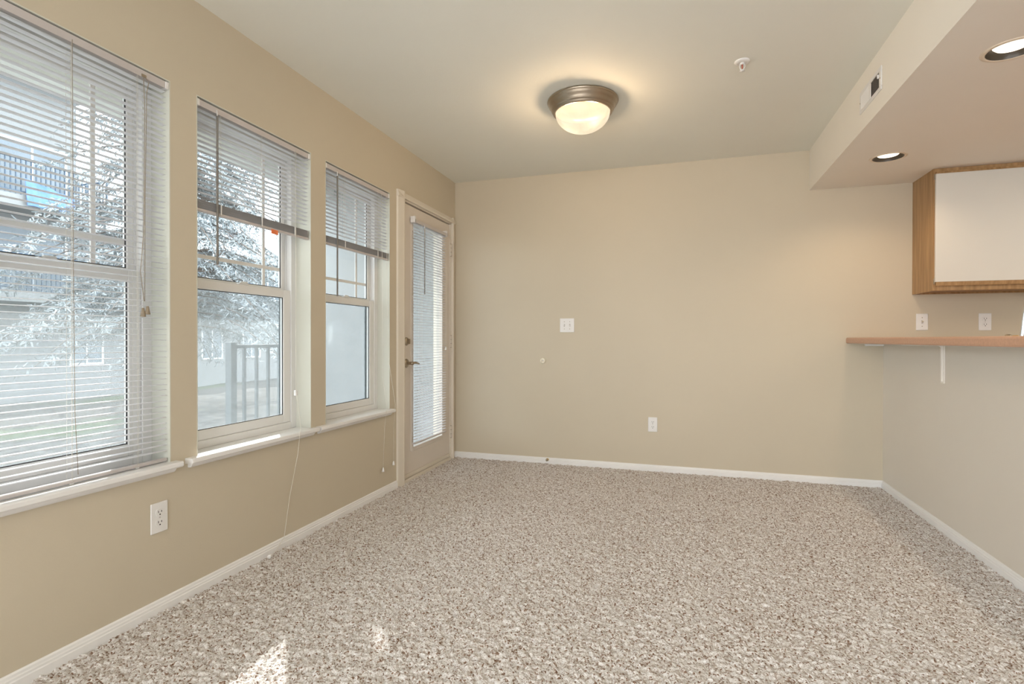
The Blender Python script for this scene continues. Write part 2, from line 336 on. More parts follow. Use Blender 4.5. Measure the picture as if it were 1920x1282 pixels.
# carpet pile: real uneven tufts in front of the camera
def carpet():
    st = 0.0052; x0, x1, y0, y1 = 0.0, XR-.002, 0.75, YB-.002
    nx, ny = int((x1-x0)/st), int((y1-y0)/st)
    h = rng.random((ny, nx)).astype(np.float32)
    k = np.array([1, 2, 1], np.float32)/4
    def blur(a):
        a = (np.roll(a, 1, 0)*k[0]+a*k[1]+np.roll(a, -1, 0)*k[2]); return np.roll(a, 1, 1)*k[0]+a*k[1]+np.roll(a, -1, 1)*k[2]
    h1 = blur(h); h1 = (h1-h1.mean())/h1.std()
    lo = rng.random((ny, nx)).astype(np.float32)
    for _ in range(14): lo = blur(lo)
    lo = (lo-lo.mean())/lo.std()
    z = np.clip(h1*0.0032+lo*0.0006, -0.007, 0.007)-0.001
    jx = (rng.random((ny, nx))-.5)*st*0.7; jy = (rng.random((ny, nx))-.5)*st*0.7
    X = np.linspace(x0, x1, nx)[None, :]+jx; Y = np.linspace(y0, y1, ny)[:, None]+jy
    co = np.stack([X, Y, z], -1).reshape(-1, 3).astype(np.float32)
    i = np.arange((ny-1)*(nx-1)); r = i//(nx-1); c = i % (nx-1); a = r*nx+c
    q = np.stack([a, a+1, a+nx+1, a+nx], -1).astype(np.int32)
    me = bpy.data.meshes.new('carpet_pile'); me.vertices.add(len(co)); me.vertices.foreach_set('co', co.ravel())
    me.loops.add(q.size); me.loops.foreach_set('vertex_index', q.ravel()); me.polygons.add(len(q))
    me.polygons.foreach_set('loop_start', np.arange(0, q.size, 4, dtype=np.int32)); me.polygons.foreach_set('use_smooth', np.ones(len(q), bool))
    me.update(calc_edges=True); me.materials.append(MATS['carpet'])
    o = bpy.data.objects.new('carpet_pile', me); C.objects.link(o); return o
tag(carpet(), 'beige and brown flecked frieze carpet covering the floor', 'carpet', None, 'stuff')

# ------------------------------------------------------------------ windows
def window(n, y0, y1, label):
    w = empty('window_%d' % n, (-0.1, (y0+y1)/2, Z0), label, 'window', None, 'structure')
    t = 0.004
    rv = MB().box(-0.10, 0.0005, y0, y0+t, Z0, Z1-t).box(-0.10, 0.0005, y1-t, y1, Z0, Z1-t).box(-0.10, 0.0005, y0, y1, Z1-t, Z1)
    rv.build('reveal', 'reveal_daylit_tint', w)
    fr = MB(); fx0, fx1, fwid = -0.162, -0.094, 0.042; zb = Z0
    fr.box(fx0, fx1, y0, y0+fwid, zb, Z1, bev=.002).box(fx0, fx1, y1-fwid, y1, zb, Z1, bev=.002).box(fx0, fx1, y0+fwid, y1-fwid, Z1-fwid, Z1, bev=.002).box(fx0, fx1, y0+fwid, y1-fwid, zb, zb+0.035, bev=.002)
    fr.box(-0.128, -0.124, y0+fwid, y0+fwid+.008, zb+.035, Z1-fwid).box(-0.128, -0.124, y1-fwid-.008, y1-fwid, zb+.035, Z1-fwid)
    fr.build('frame', 'vinyl', w)
    a, b_ = y0+fwid, y1-fwid; zm = 1.300
    # lower sash, room side
    def sash(name, x0, x1, z0, z1, st, top, bot):
        s = MB().box(x0, x1, a, a+st, z0, z1, bev=.003).box(x0, x1, b_-st, b_, z0, z1, bev=.003).box(x0, x1, a+st, b_-st, z1-top, z1, bev=.003).box(x0, x1, a+st, b_-st, z0, z0+bot, bev=.003)
        so_ = s.build(name, 'vinyl', w); xm = (x0+x1)/2
        B(xm-.003, xm+.003, a+st-.003, b_-st+.003, z0+bot-.003, z1-top+.003).build('pane', 'clear_glass', so_)
        g = MB(); gy0, gy1, gz0, gz1 = a+st, b_-st, z0+bot, z1-top; e = .0035
        g.box(xm+.003, xm+.007, gy0, gy0+e, gz0, gz1).box(xm+.003, xm+.007, gy1-e, gy1, gz0, gz1).box(xm+.003, xm+.007, gy0, gy1, gz0, gz0+e).box(xm+.003, xm+.007, gy0, gy1, gz1-e, gz1)
        g.build('gasket', 'gasket', so_)
        return so_, (gy0, gy1, gz0, gz1), xm
    ls, g1, _ = sash('lower_sash', -0.124, -0.099, zb+0.035, zm+.012, 0.052, 0.042, 0.045)
    us, g2, xm = sash('upper_sash', -0.154, -0.129, zm-.02, Z1-fwid, 0.034, 0.034, 0.042)
    gy0, gy1, gz0, gz1 = g2; mw = .009
    for yy in (gy1-.118,): B(xm-.004, xm+.0045, yy-mw, yy+mw, gz0, gz1, bev=.002).build('muntin', 'vinyl', us)
    for zz in (gz0+.098,): B(xm-.0035, xm+.004, gy0, gy1, zz-mw, zz+mw, bev=.002).build('muntin', 'vinyl', us)
    lk = MB().box(-0.122, -0.101, (y0+y1)/2-.03, (y0+y1)/2+.03, zm+.012, zm+.02, bev=.003).box(-0.118, -0.106, (y0+y1)/2-.012, (y0+y1)/2+.03, zm+.02, zm+.028, bev=.003)
    lk.build('sash_lock', 'vinyl', ls)
    # insect screen outside the lower sash
    e = .012; sc = MB().box(-0.166, -0.158, a, a+e, zb+.03, zm).box(-0.166, -0.158, b_-e, b_, zb+.03, zm).box(-0.166, -0.158, a+e, b_-e, zm-e, zm).box(-0.166, -0.158, a+e, b_-e, zb+.03, zb+.03+e)
    sf = sc.build('screen_frame', 'rail_grey', w)
    B(-0.1625, -0.1620, a+e, b_-e, zb+.03+e, zm-e).build('screen_mesh', 'insect_screen', sf)
    # sill board with moulded nose
    ex0, ex1 = (y0-0.052, y1+0.026) if n != 1 else (y0-.03, y1+0.023)
    if n == 3: ex0, ex1 = y0-0.084, y1+0.014
    if n == 2: ex0, ex1 = y0-0.055, y1+0.022
    sl = MB().prism([(-0.098, Z0-.022), (0.035, Z0-.022), (0.040, Z0-.017), (0.040, Z0-.004), (0.036, Z0), (-0.098, Z0)], y0, y1, 'y')
    for q0, q1 in ((ex0, y0), (y1, ex1)):
        sl.prism([(0.0, Z0-.022), (0.035, Z0-.022), (0.040, Z0-.017), (0.040, Z0-.004), (0.036, Z0), (0.0, Z0)], q0, q1, 'y')
    so_ = sl.build('window_sill', 'trim_white', w)
    MB().prism([(0.0, Z0-.040), (0.012, Z0-.040), (0.020, Z0-.033), (0.026, Z0-.022), (0.0, Z0-.022)], ex0+.012, ex1-.018, 'y').build('apron_moulding', 'trim_white', so_)
    return w
window(1, *WINS[0], 'nearest double hung window behind the fully lowered blind')
window(2, *WINS[1], 'middle double hung window with sun on its sill')
window(3, *WINS[2], 'double hung window next to the glass door')

# ------------------------------------------------------------------ blinds
def slat_mesh(L_, w=0.025, camber=0.0022, t=0.00045, n=5):
    mb = MB(); prof = []
    for i in range(n+1):
        u = i/n*2-1; prof.append((u*w/2, camber*(1-u*u)))
    prof = [(x, z+t) for x, z in prof]+[(x, z) for x, z in prof[::-1]]
    m_ = len(prof); vs = [(x, y, z) for y in (-L_/2, L_/2) for x, z in prof]
    fs = [(i, (i+1) % m_, (i+1) % m_+m_, i+m_) for i in range(m_)]+[tuple(range(m_-1, -1, -1)), tuple(range(m_, 2*m_))]
    mb.add(vs, fs, False); return mb.mesh('slat', 'slat_white')
PITCH_Z = 0.0215
def blind(name, label, y0, y1, xc, ztop, zbot, nstack, ladders, group=None, hr_h=0.026, hr_d=0.030, end_caps=True, slack=0.004):
    r = empty(name, (xc, (y0+y1)/2, zbot), label, 'blind', group)
    ym = (y0+y1)/2
    hb = MB().prism([(xc-hr_d/2, ztop-hr_h), (xc+hr_d/2, ztop-hr_h), (xc+hr_d/2, ztop), (xc+hr_d/2-.004, ztop), (xc+hr_d/2-.004, ztop-.003), (xc-hr_d/2, ztop-.003)], y0, y1, 'y')
    hd = hb.build('headrail', 'headrail', r)
    if end_caps:
        for q in (y0-.002, y1-.012): B(xc-hr_d/2-.001, xc+hr_d/2+.003, q, q+.014, ztop-hr_h-.002, ztop+.001, bev=.002).build('end_bracket', 'plastic_white', hd)
    L_ = y1-y0-2*slack; me = slat_mesh(L_)
    zs = []; z = ztop-hr_h-0.012; zstack = zbot+0.016+nstack*0.0016
    while z > zstack+0.012: zs.append(z); z -= PITCH_Z
    zs += [zbot+0.0145+i*0.0016 for i in range(nstack)]
    for i, z in enumerate(zs):
        o = bpy.data.objects.new('slat', me); C.objects.link(o); o.parent = r
        dj = (random.random()-.5)*0.0012; tl = (random.random()-.5)*0.05
        if i >= len(zs)-nstack: dj = (random.random()-.5)*0.003; tl = 0
        o.location = (dj, (random.random()-.5)*0.002, z-zbot); o.rotation_euler = (0, tl, 0)
    rw = 0.011
    br = MB().prism([(xc-rw, zbot+.003), (xc-rw+.003, zbot), (xc+rw-.003, zbot), (xc+rw, zbot+.003), (xc+rw, zbot+.010), (xc+rw-.003, zbot+.0125), (xc-rw+.003, zbot+.0125), (xc-rw, zbot+.010)], y0+slack, y1-slack, 'y').build('bottom_rail', 'headrail', r)
    for y in ladders:
        lc = MB()
        for x in (xc-0.0135, xc+0.0135): lc.tube([(x, y, ztop-hr_h), (x, y, zbot+.006)], 0.0006, 5)
        lc.tube([(xc, y+.006, ztop-hr_h), (xc, y+.006, zbot+.006)], 0.0006, 5)
        for z in zs[:len(zs)-nstack]: lc.box(xc-.0135, xc+.0135, y-.0006, y+.0006, z-.0008, z-.0002)
        lc.build('ladder_cord', 'cord', r)
        if nstack: B(xc+.0135, xc+.0165, y-.003, y+.004, zbot+.004, zbot+.012+nstack*.0016, bev=.001).build('stack_clip', 'plastic_white', r)
        else: B(xc-.006, xc+.010, y-.007, y+.007, zbot-.003, zbot+.001, bev=.001).build('cord_button', 'plastic_white', br)
    return r
def wand(r, y, x, z0, z1):
    w = MB().tube([(x, y, z0), (x, y, z1)], 0.0046, 6, smooth=False).build('tilt_wand', 'wand_plastic', r)
    MB().tube([(x-.012, y, z0+.022), (x-.002, y, z0+.024), (x, y, z0+.012), (x, y, z0-.002)], 0.0022, 6).build('wand_hook', 'plastic_white', w)
def tassel(parent, p, h=0.022, r0=0.004, r1=0.0095, material='plastic_white', tilt=(0, 0, 1)):
    MB().lathe([(0.0, 0), (r0, 0), (r1, -h), (r1*.85, -h-.001), (0, -h-.001)], p, tilt, 12).build('tassel', material, parent)

XB = -0.018
b1 = blind('window_blind', 'fully lowered white mini blind over the nearest window, open slats', WINS[0][0]+.006, WINS[0][1]-.006, XB, Z1-.009, Z0+.004, 0, (1.01, 1.25, 1.475), group='mini blinds on the windows')
tb = MB().tube([(-0.001, 1.495, 2.028), (0.002, 1.494, 1.99), (0.001, 1.498, 1.9), (0.002, 1.492, 1.45), (0.001, 1.480, 1.30), (0.003, 1.492, 1.19)], 0.0011, 6).build('pull_cord', 'tassel_tan', b1)
MB().tube([(-0.001, 1.500, 2.028), (0.003, 1.512, 2.01), (0.002, 1.505, 1.97), (0.003, 1.497, 1.6), (0.004, 1.494, 1.19)], 0.0011, 6).build('pull_cord', 'tassel_tan', b1)
tassel(tb, (0.003, 1.488, 1.165), 0.032, material='tassel_tan'); tassel(tb, (0.010, 1.500, 1.172), 0.030, material='tassel_tan')
B(-0.006, 0.001, 1.488, 1.506, 2.024, 2.034, bev=.001).build('cord_lock', 'pewter_bronze', b1)
MB().tube([(0.004, 1.247, 2.03), (0.003, 1.249, 1.3), (0.004, 1.252, 0.80), (0.003, 1.262, 0.600)], 0.0009, 5).build('loose_cord', 'tassel_tan', b1)

b2 = blind('window_blind', 'half raised mini blind over the middle window with an orange tag', WINS[1][0]+.006, WINS[1][1]-.006, XB, Z1-.011, 1.585, 22, (1.85, 2.09, 2.32), group='mini blinds on the windows')
wand(b2, 1.825, 0.002, 2.010, 1.370)
B(XB+.009, XB+.013, 2.155, 2.200, 1.568, 1.590, bev=.001).build('warning_tag', 'orange_tag', b2)
pc = MB().tube([(-0.001, 2.325, 2.028), (0.004, 2.318, 1.9), (0.006, 2.315, 1.4), (0.008, 2.312, 0.80), (0.044, 2.305, 0.60), (0.034, 2.296, 0.46), (0.016, 2.290, 0.36), (0.012, 2.262, 0.25), (0.012, 2.245, 0.17), (0.016, 2.215, 0.052), (0.020, 2.16, 0.018), (0.045, 2.105, 0.014)], 0.0012, 6).build('pull_cord', 'cord', b2)
B(0.000, 0.014, 2.305, 2.323, 0.755, 0.785, bev=.003).build('cord_joiner', 'plastic_white', pc)
tassel(pc, (0.047, 2.100, 0.018), 0.026, material='plastic_white', tilt=(-0.1, 0.95, 0.1))

b3 = blind('window_blind', 'half raised mini blind over the window next to the door', WINS[2][0]+.006, WINS[2][1]-.006, XB, Z1-.011, 1.590, 22, (2.76, 3.125), group='mini blinds on the windows')
wand(b3, 2.675, 0.002, 2.000, 1.300)
pc = MB().tube([(-0.001, 3.165, 2.030), (0.006, 3.162, 1.5), (0.010, 3.160, 0.80), (0.044, 3.156, 0.60), (0.030, 3.154, 0.45), (0.020, 3.152, 0.19)], 0.0011, 6).build('pull_cord', 'cord', b3)
tassel(pc, (0.020, 3.152, 0.190), 0.026)
pc = MB().tube([(-0.001, 3.225, 2.030), (0.004, 3.230, 1.3), (0.008, 3.238, 0.93), (0.044, 3.270, 0.60), (0.026, 3.283, 0.45), (0.022, 3.286, 0.21)], 0.0011, 6).build('pull_cord', 'cord', b3)
tassel(pc, (0.022, 3.286, 0.205), 0.026)

# ------------------------------------------------------------------ glass door
dy0, dy1, dz = DOOR
d = empty('door_1', (0, (dy0+dy1)/2, 0), 'cream patio door with a full glass lite and lever handle', 'door', None, 'structure')
CP = [(0, 0), (0.0, 0.020), (0.014, 0.022), (0.020, 0.020), (0.055, 0.014), (0.072, 0.010), (0.080, 0.0)]   # casing section: (across, proud)
cw = 0.090
def casing_side(y_in, sgn, width):
    k = width/0.08; return MB().prism([(pz, y_in+sgn*q*k) for q, pz in CP], -0.01, dz+0.045, 'z')
casing_side(dy0, -1, cw).build('casing', 'casing_paint', d)
casing_side(dy1, 1, 0.052).build('casing', 'casing_paint', d)
MB().prism([(pz, dz-.004+q*0.6) for q, pz in CP], dy0-cw, dy1+0.052, 'y').build('casing', 'casing_paint', d)
jm = MB().box(-WT, 0.0, dy0, dy0+.016, 0, dz).box(-WT, 0.0, dy1-.014, dy1, 0, dz).box(-WT, 0.0, dy0, dy1, dz-.014, dz)
jm.box(-0.075, -0.058, dy0+.016, dy0+.028, 0, dz).box(-0.075, -0.058, dy1-.026, dy1-.014, 0, dz).box(-0.075, -0.058, dy0, dy1, dz-.028, dz-.014)
jm.build('jamb', 'casing_paint', d)
sy0, sy1, sz0, sz1 = dy0+.020, dy1-.018, 0.022, dz-.022; sx0, sx1 = -0.056, -0.012
ly0, ly1, lz0, lz1 = 3.605, 4.165, 0.215, 1.950
sl = MB().box(sx0, sx1, sy0, ly0, sz0, sz1).box(sx0, sx1, ly1, sy1, sz0, sz1).box(sx0, sx1, ly0, ly1, sz0, lz0).box(sx0, sx1, ly0, ly1, lz1, sz1)
slab = sl.build('door_slab', 'door_paint', d)
lf = MB()
for (a0, a1, c0, c1) in ((ly0-.010, ly0+.022, lz0-.010, lz1+.010), (ly1-.022, ly1+.010, lz0-.010, lz1+.010)): lf.box(sx0-.006, sx1+.008, a0, a1, c0, c1, bev=.003)
for (c0, c1) in ((lz0-.010, lz0+.022), (lz1-.022, lz1+.010)): lf.box(sx0-.006, sx1+.008, ly0+.022, ly1-.022, c0, c1, bev=.003)
lfo = lf.build('lite_frame', 'door_paint', d)
B(-0.038, -0.030, ly0+.015, ly1-.015, lz0+.015, lz1-.015).build('pane', 'clear_glass', lfo)
for (yy, zz) in ((ly0+.08, lz0+.006), ((ly0+ly1)/2, lz0+.006), (ly1-.08, lz0+.006)): MB().lathe([(0, .0012), (.0035, .001), (.004, 0)], (sx1+.008, yy, zz), 'x', 10).build('screw_cap', 'plastic_white', lfo)
B(-WT, 0.012, dy0+.016, dy1-.014, -0.012, 0.020, bev=.004).build('threshold', 'casing_paint', d)
MB().box(sx1, sx1+.006, sy0, sy1, sz0+.002, sz0+.030).build('door_sweep', 'casing_paint', slab)
for hz in (1.828, 1.030, 0.240):
    h = MB().tube([(0.004, sy1+.005, hz-.050), (0.004, sy1+.005, hz+.050)], 0.0065, 10)
    h.box(-0.012, 0.001, sy1-.002, sy1+.004, hz-.048, hz+.048)
    h = h.build('hinge', 'casing_paint', d)
    for k in (-.052, -.018, .018, .052): MB().lathe([(0, .002), (.0072, .002), (.0072, -.002), (0, -.002)], (0.004, sy1+.005, hz+k), 'z', 10).build('hinge_ring', 'nickel', h)
db = MB().lathe([(.031, 0), (.031, .004), (.027, .010), (.022, .014), (0, .015)], (sx1, 3.528, 1.033), 'x', 28).build('deadbolt', 'nickel', d)
MB().box(sx1+.013, sx1+.034, 3.5235, 3.5325, 1.014, 1.052, bev=.003).build('thumb_turn', 'nickel', db)
lh = MB().lathe([(.033, 0), (.033, .004), (.029, .009), (.024, .012), (.0, .013)], (sx1, 3.528, 0.872), 'x', 28).build('lever_handle', 'nickel', d)
MB().lathe([(.012, .010), (.0105, .03), (.012, .046), (.012, .058), (0, .059)], (sx1, 3.528, 0.872), 'x', 16).build('spindle', 'nickel', lh)
MB().tube([(sx1+.052, 3.526, 0.872), (sx1+.055, 3.555, 0.876), (sx1+.052, 3.590, 0.873), (sx1+.050, 3.620, 0.866), (sx1+.052, 3.636, 0.864)], [.0095, .009, .0075, .006, .004], 10).build('lever', 'nickel', lh)

bd = blind('door_blind', 'narrow white mini blind lowered over the door glass', 3.585, 4.165, 0.016, 1.945, 0.262, 0, (3.70, 4.05), hr_h=0.024, hr_d=0.026)
wand(bd, 3.735, 0.034, 1.905, 1.395)
for q in (3.578, 4.152): B(-0.006, 0.032, q, q+.020, 1.918, 1.966, bev=.002).build('mounting_bracket', 'plastic_white', bd)
pc = MB().tube([(0.032, 4.130, 1.925), (0.034, 4.132, 1.5), (0.034, 4.132, 0.98)], 0.0011, 6).build('pull_cord', 'cord', bd)
tassel(pc, (0.034, 4.132, 0.985), 0.024)

# ------------------------------------------------------------------ switches, outlets
def plate_root(name, loc, rz, label, cat, group=None):
    o = empty(name, loc, label, cat, group); ORG[o.name] = Vector((0, 0, 0)); o.rotation_euler.z = rz; return o
# local frame: plate in the xz plane, facing -y, back on y = 0
def outlet(loc, rz, label):
    r = plate_root('wall_outlet', loc, rz, label, 'outlet', 'wall outlets')
    B(-.0355, .0355, -.0055, 0, -.058, .058, bev=.0028).build('cover_plate', 'plastic_white', r)
    for zc in (.0195, -.0195):
        q = MB(); n = 20; prof = []
        for k in range(n):
            t = 2*PI*k/n; prof.append((.0172*math.cos(t), zc+max(-.0135, min(.0135, .0172*math.sin(t)))))
        q.prism(prof, -.0072, -.004, 'y'); rc = q.build('receptacle', 'plastic_white', r)
        s = MB().box(-.0075, -.0053, -.0076, -.007, zc-.001, zc+.0075).box(.0050, .0078, -.0076, -.007, zc, zc+.0070)
        s.lathe([(0, .0006), (.0028, .0006), (.0028, 0)], (0, -.007, zc-.0075), (0, -1, 0), 10, smooth=False).build('socket_slots', 'slot_black', rc)
    MB().lathe([(0, .0012), (.003, .0008), (.0032, 0)], (0, -.0055, 0), (0, -1, 0), 10).build('screw', 'headrail', r)
    return r
def switch(loc, rz, label, gangs, group=None):
    r = plate_root('light_switch', loc, rz, label, 'switch', 'light switches')
    w = 0.0355 if gangs == 1 else 0.0605
    B(-w, w, -.0055, 0, -.058, .058, bev=.0028).build('cover_plate', 'plastic_white', r)
    for gx in ([0] if gangs == 1 else [-.023, .023]):
        bz = MB().box(gx-.0055, gx+.0055, -.0062, -.005, -.0125, .0125).build('toggle_slot', 'headrail', r)
        MB().prism([(-.004, -.006), (-.019, .010 if gx <= 0 else -.012), (-.021, .004 if gx <= 0 else -.006), (-.004, .006)], gx-.0036, gx+.0036, 'x').build('toggle', 'plastic_ivory' if gangs == 1 else 'plastic_white', r)
        for zz in (-.030, .030): MB().lathe([(0, .0012), (.003, .0008), (.0032, 0)], (gx, -.0055, zz), (0, -1, 0), 10).build('screw', 'pewter_bronze', r)
    return r
outlet((0.0, 1.551, 0.366), PI/2, 'white duplex outlet below the nearest window')
outlet((1.711, YB, 0.372), 0, 'white duplex outlet low on the end wall')
outlet((3.883, YB, 1.173), 0, 'white duplex outlet above the breakfast bar, under the wall cabinet')
switch((1.016, YB, 1.167), 0, 'white double light switch on the end wall near the door', 2)
switch((3.523, YB, 1.175), 0, 'white single light switch above the breakfast bar', 1)
# round rubber wall bumper and small brass door stop
wb = empty('door_bumper', (0.809, YB, 0.869), 'small round ivory door bumper on the end wall', 'door stop')
MB().lathe([(.024, 0), (.024, .006), (.021, .013), (.016, .015), (.012, .012), (.010, .006), (0, .005)], (0.809, YB, 0.869), (0, -1, 0), 28).build('bumper_ring', 'plastic_ivory', wb)
MB().lathe([(0, .009), (.004, .008), (.005, .005)], (0.809, YB, 0.869), (0, -1, 0), 12).build('screw', 'headrail', wb)
ds = empty('baseboard_stop', (0.852, YB-.013, 0.036), 'tiny brass stop screwed to the end wall baseboard', 'door stop')
MB().lathe([(.012, 0), (.012, .003), (.007, .006), (.006, .018), (.0, .018)], (0.852, YB-.012, 0.036), (0, -1, 0), 16).build('base', 'brass', ds)
MB().lathe([(.009, .017), (.0105, .021), (.0095, .028), (0, .030)], (0.852, YB-.012, 0.036), (0, -1, 0), 16).build('tip', 'nickel', ds)

# ------------------------------------------------------------------ ceiling lamp
def ceiling_lamp(x, y, label, watts):
    r = empty('ceiling_lamp', (x, y, H), label, 'lamp', 'flush ceiling lamps')
    MB().lathe([(.198, 0), (.204, -.004), (.206, -.010), (.202, -.016), (.198, -.020), (.197, -.026), (.190, -.034), (.183, -.046), (.180, -.056), (.176, -.060), (.172, -.064), (.171, -.072), (.164, -.076), (.1585, -.075)], (x, y, H), 'z', 72).build('pan', 'pewter_bronze', r)
    pr = [(.1575, -.068)]+[(.1575*math.cos(t), -.070-.112*math.sin(t)) for t in [i/18*PI/2 for i in range(1, 19)]]
    MB().lathe(pr, (x, y, H), 'z', 64).build('glass_dome', 'alabaster_glass', r)
    MB().lathe([(.1565, -.0685), (.1565, -.03), (.0, -.03)], (x, y, H), 'z', 48).build('reflector', 'baffle_dark', r)
    for s in (-1, 1):
        lx, ly = x+s*.070*math.cos(-.30), y+s*.070*math.sin(-.30)-0.03
        li = light('lamp_bulb', 'POINT', (lx-x, ly-y, -.132), watts, (1.0, 0.78, 0.55), shadow_soft_size=.026); li.parent = r
    return r
ceiling_lamp(1.366, 3.10, 'flush ceiling lamp with bronze rim and glowing alabaster bowl', 42)
ceiling_lamp(1.35, -1.55, 'added fill lamp behind the camera, copy of the flush ceiling lamp, out of frame', 42)  # unseen lamp added as fill light
# sprinkler
sx, sy = 2.203, 2.895
s = empty('fire_sprinkler', (sx, sy, H), 'small white fire sprinkler head with a red bulb on the ceiling', 'sprinkler')
MB().lathe([(.036, 0), (.037, -.003), (.034, -.007), (.022, -.010), (.014, -.009), (0, -.009)], (sx, sy, H), 'z', 32).build('escutcheon', 'plastic_white', s)
MB().lathe([(.010, -.008), (.010, -.016), (0, -.017)], (sx, sy, H), 'z', 16).build('body', 'plastic_white', s)
MB().tube([(sx, sy, H-.016), (sx, sy, H-.036)], 0.0025, 8).build('bulb', 'red_bulb', s)
for k in (-1, 1): MB().tube([(sx+k*.010, sy, H-.012), (sx+k*.0125, sy, H-.026), (sx+k*.009, sy, H-.038), (sx, sy, H-.044)], 0.0022, 8).build('frame_arm', 'plastic_white', s)
MB().lathe([(0, -.044), (.004, -.044), (.013, -.047), (.013, -.0485), (0, -.0485)], (sx, sy, H), 'z', 20).build('deflector', 'plastic_white', s)
# recessed downlights
def downlight(c, label, watts):
    x, y = c; r = empty('downlight', (x, y, ZS), label, 'downlight', 'recessed downlights')
    MB().lathe([(.080, .001), (.081, -.003), (.090, -.003), (.097, 0), (.097, .001)], (x, y, ZS), 'z', 48).build('trim_ring', 'can_white', r)
    MB().lathe([(.080, -.002), (.079, .004), (.075, .012), (.066, .035), (.060, .042)], (x, y, ZS), 'z', 48).build('baffle', 'baffle_dark', r)
    MB().lathe([(.062, .030), (.060, .020), (.052, .012), (.030, .008), (.0, .007)], (x, y, ZS), 'z', 40).build('lamp_lens', 'lens_lit', r)
    li = light('downlight_bulb', 'SPOT', (0, 0, .004), watts, (1.0, 0.76, 0.50), spot_size=math.radians(150), spot_blend=.6, shadow_soft_size=.045); li.parent = r
downlight(CANS[0], 'recessed downlight in the soffit nearest the wall cabinet', 18)
downlight(CANS[1], 'recessed downlight in the soffit at the right edge of the picture', 13)
# kitchen ceiling fixture, out of frame to the right
kx, ky = 4.75, 2.9
kl = empty('kitchen_light', (kx, ky, ZS), 'square kitchen ceiling light out of frame to the right', 'lamp')
B(kx-.31, kx+.31, ky-.31, ky+.31, ZS-.035, ZS-.001, bev=.006).build('frame', 'oak', kl)
B(kx-.28, kx+.28, ky-.28, ky+.28, ZS-.05, ZS-.03, bev=.006).build('diffuser', 'lens_lit', kl)
o_ = light('kitchen_tube', 'AREA', (0, 0, -.055), 9, (1.0, 0.86, 0.68), shape='SQUARE', size=.5); o_.parent = kl
# supply register on the soffit face
vy0, vy1, vz0, vz1 = 2.935, 3.245, 2.236, 2.350
v = empty('air_vent', (XS, (vy0+vy1)/2, (vz0+vz1)/2), 'cream wall register with vertical vanes on the soffit', 'vent')
f_ = MB().box(XS-.006, XS, vy0, vy1, vz0, vz0+.020, bev=.002).box(XS-.006, XS, vy0, vy1, vz1-.020, vz1, bev=.002).box(XS-.006, XS, vy0, vy0+.026, vz0+.02, vz1-.02, bev=.002).box(XS-.006, XS, vy1-.026, vy1, vz0+.02, vz1-.02, bev=.002).box(XS-.006, XS, 3.080, 3.100, vz0+.02, vz1-.02, bev=.002)
f_.build('frame', 'plastic_white', v)
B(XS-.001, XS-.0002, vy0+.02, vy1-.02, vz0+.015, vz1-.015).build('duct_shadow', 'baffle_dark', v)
for k in range(8):
    y = vy0+.030+k*.0148
    MB().prism([(XS-.0055, y), (XS-.0010, y+.0140), (XS-.0010, y+.0165), (XS-.0055, y+.0025)], vz0+.02, vz1-.02, 'z').build('vane', 'headrail', v)
    y = 3.102+k*.0148
    MB().prism([(XS-.001, y), (XS-.0055, y+.0135), (XS-.0055, y+.0145), (XS-.001, y+.0010)], vz0+.02, vz1-.02, 'z').build('vane', 'plastic_white', v)
B(XS-.012, XS-.004, vy0+.028, vy0+.036, 2.300, 2.318, bev=.001).build('damper_lever', 'plastic_white', v)
for yy in (vy0+.010, vy1-.010): MB().lathe([(0, .0015), (.0035, .001), (.004, 0)], (XS-.006, yy, 2.293), (-1, 0, 0), 10).build('screw', 'pewter_bronze', v)

# ------------------------------------------------------------------ breakfast bar
t0, t1 = 1.025, 1.0655
bt = empty('breakfast_bar', (3.25, 2.7, 1.0225), 'salmon laminate breakfast bar top on the half wall', 'counter')
XF = 3.060
MB().prism([(XF+.008, 1.0245), (XF+.002, 1.027), (XF, 1.033), (XF, 1.056), (XF+.003, 1.063), (XF+.010, t1), (3.430, t1), (3.437, 1.062), (3.440, 1.055), (3.440, 1.0245)], YH-.06, YB-.001, 'y').build('worktop', 'salmon_laminate', bt)
MB().box(3.075, 3.425, YH-.05, YB-.001, 1.0225, 1.0245).build('underside', 'white_laminate', bt)
bk = empty('bar_bracket', (XR, 3.50, 0.81), 'cream painted shelf bracket supporting the bar top', 'bracket')
B(XR-.006, XR, 3.482, 3.520, 0.812, 1.0225, bev=.001).build('upright_plate', 'soffit_paint', bk)
MB().prism([(XR-.006, 0.822), (XR-.006, 1.0225), (XR-.195, 1.0225), (XR-.195, 1.0190), (XR-.026, 1.0170), (XR-.014, 1.008), (XR-.012, 0.822)], 3.495, 3.507, 'y').build('arm', 'soffit_paint', bk)
MB().lathe([(0, .002), (.004, .0015), (.0045, 0)], (XR-.006, 3.5135, 0.828), (-1, 0, 0), 10).build('screw', 'headrail', bk)
tag(B(3.175, XR-.001, YB-.022, YB-.0005, 1.006, 1.0225, bev=.003).build('bar_cleat', 'trim_white', None, (3.235, YB-.01, 1.006)), 'short cream wooden cleat under the bar top on the end wall', 'cleat')

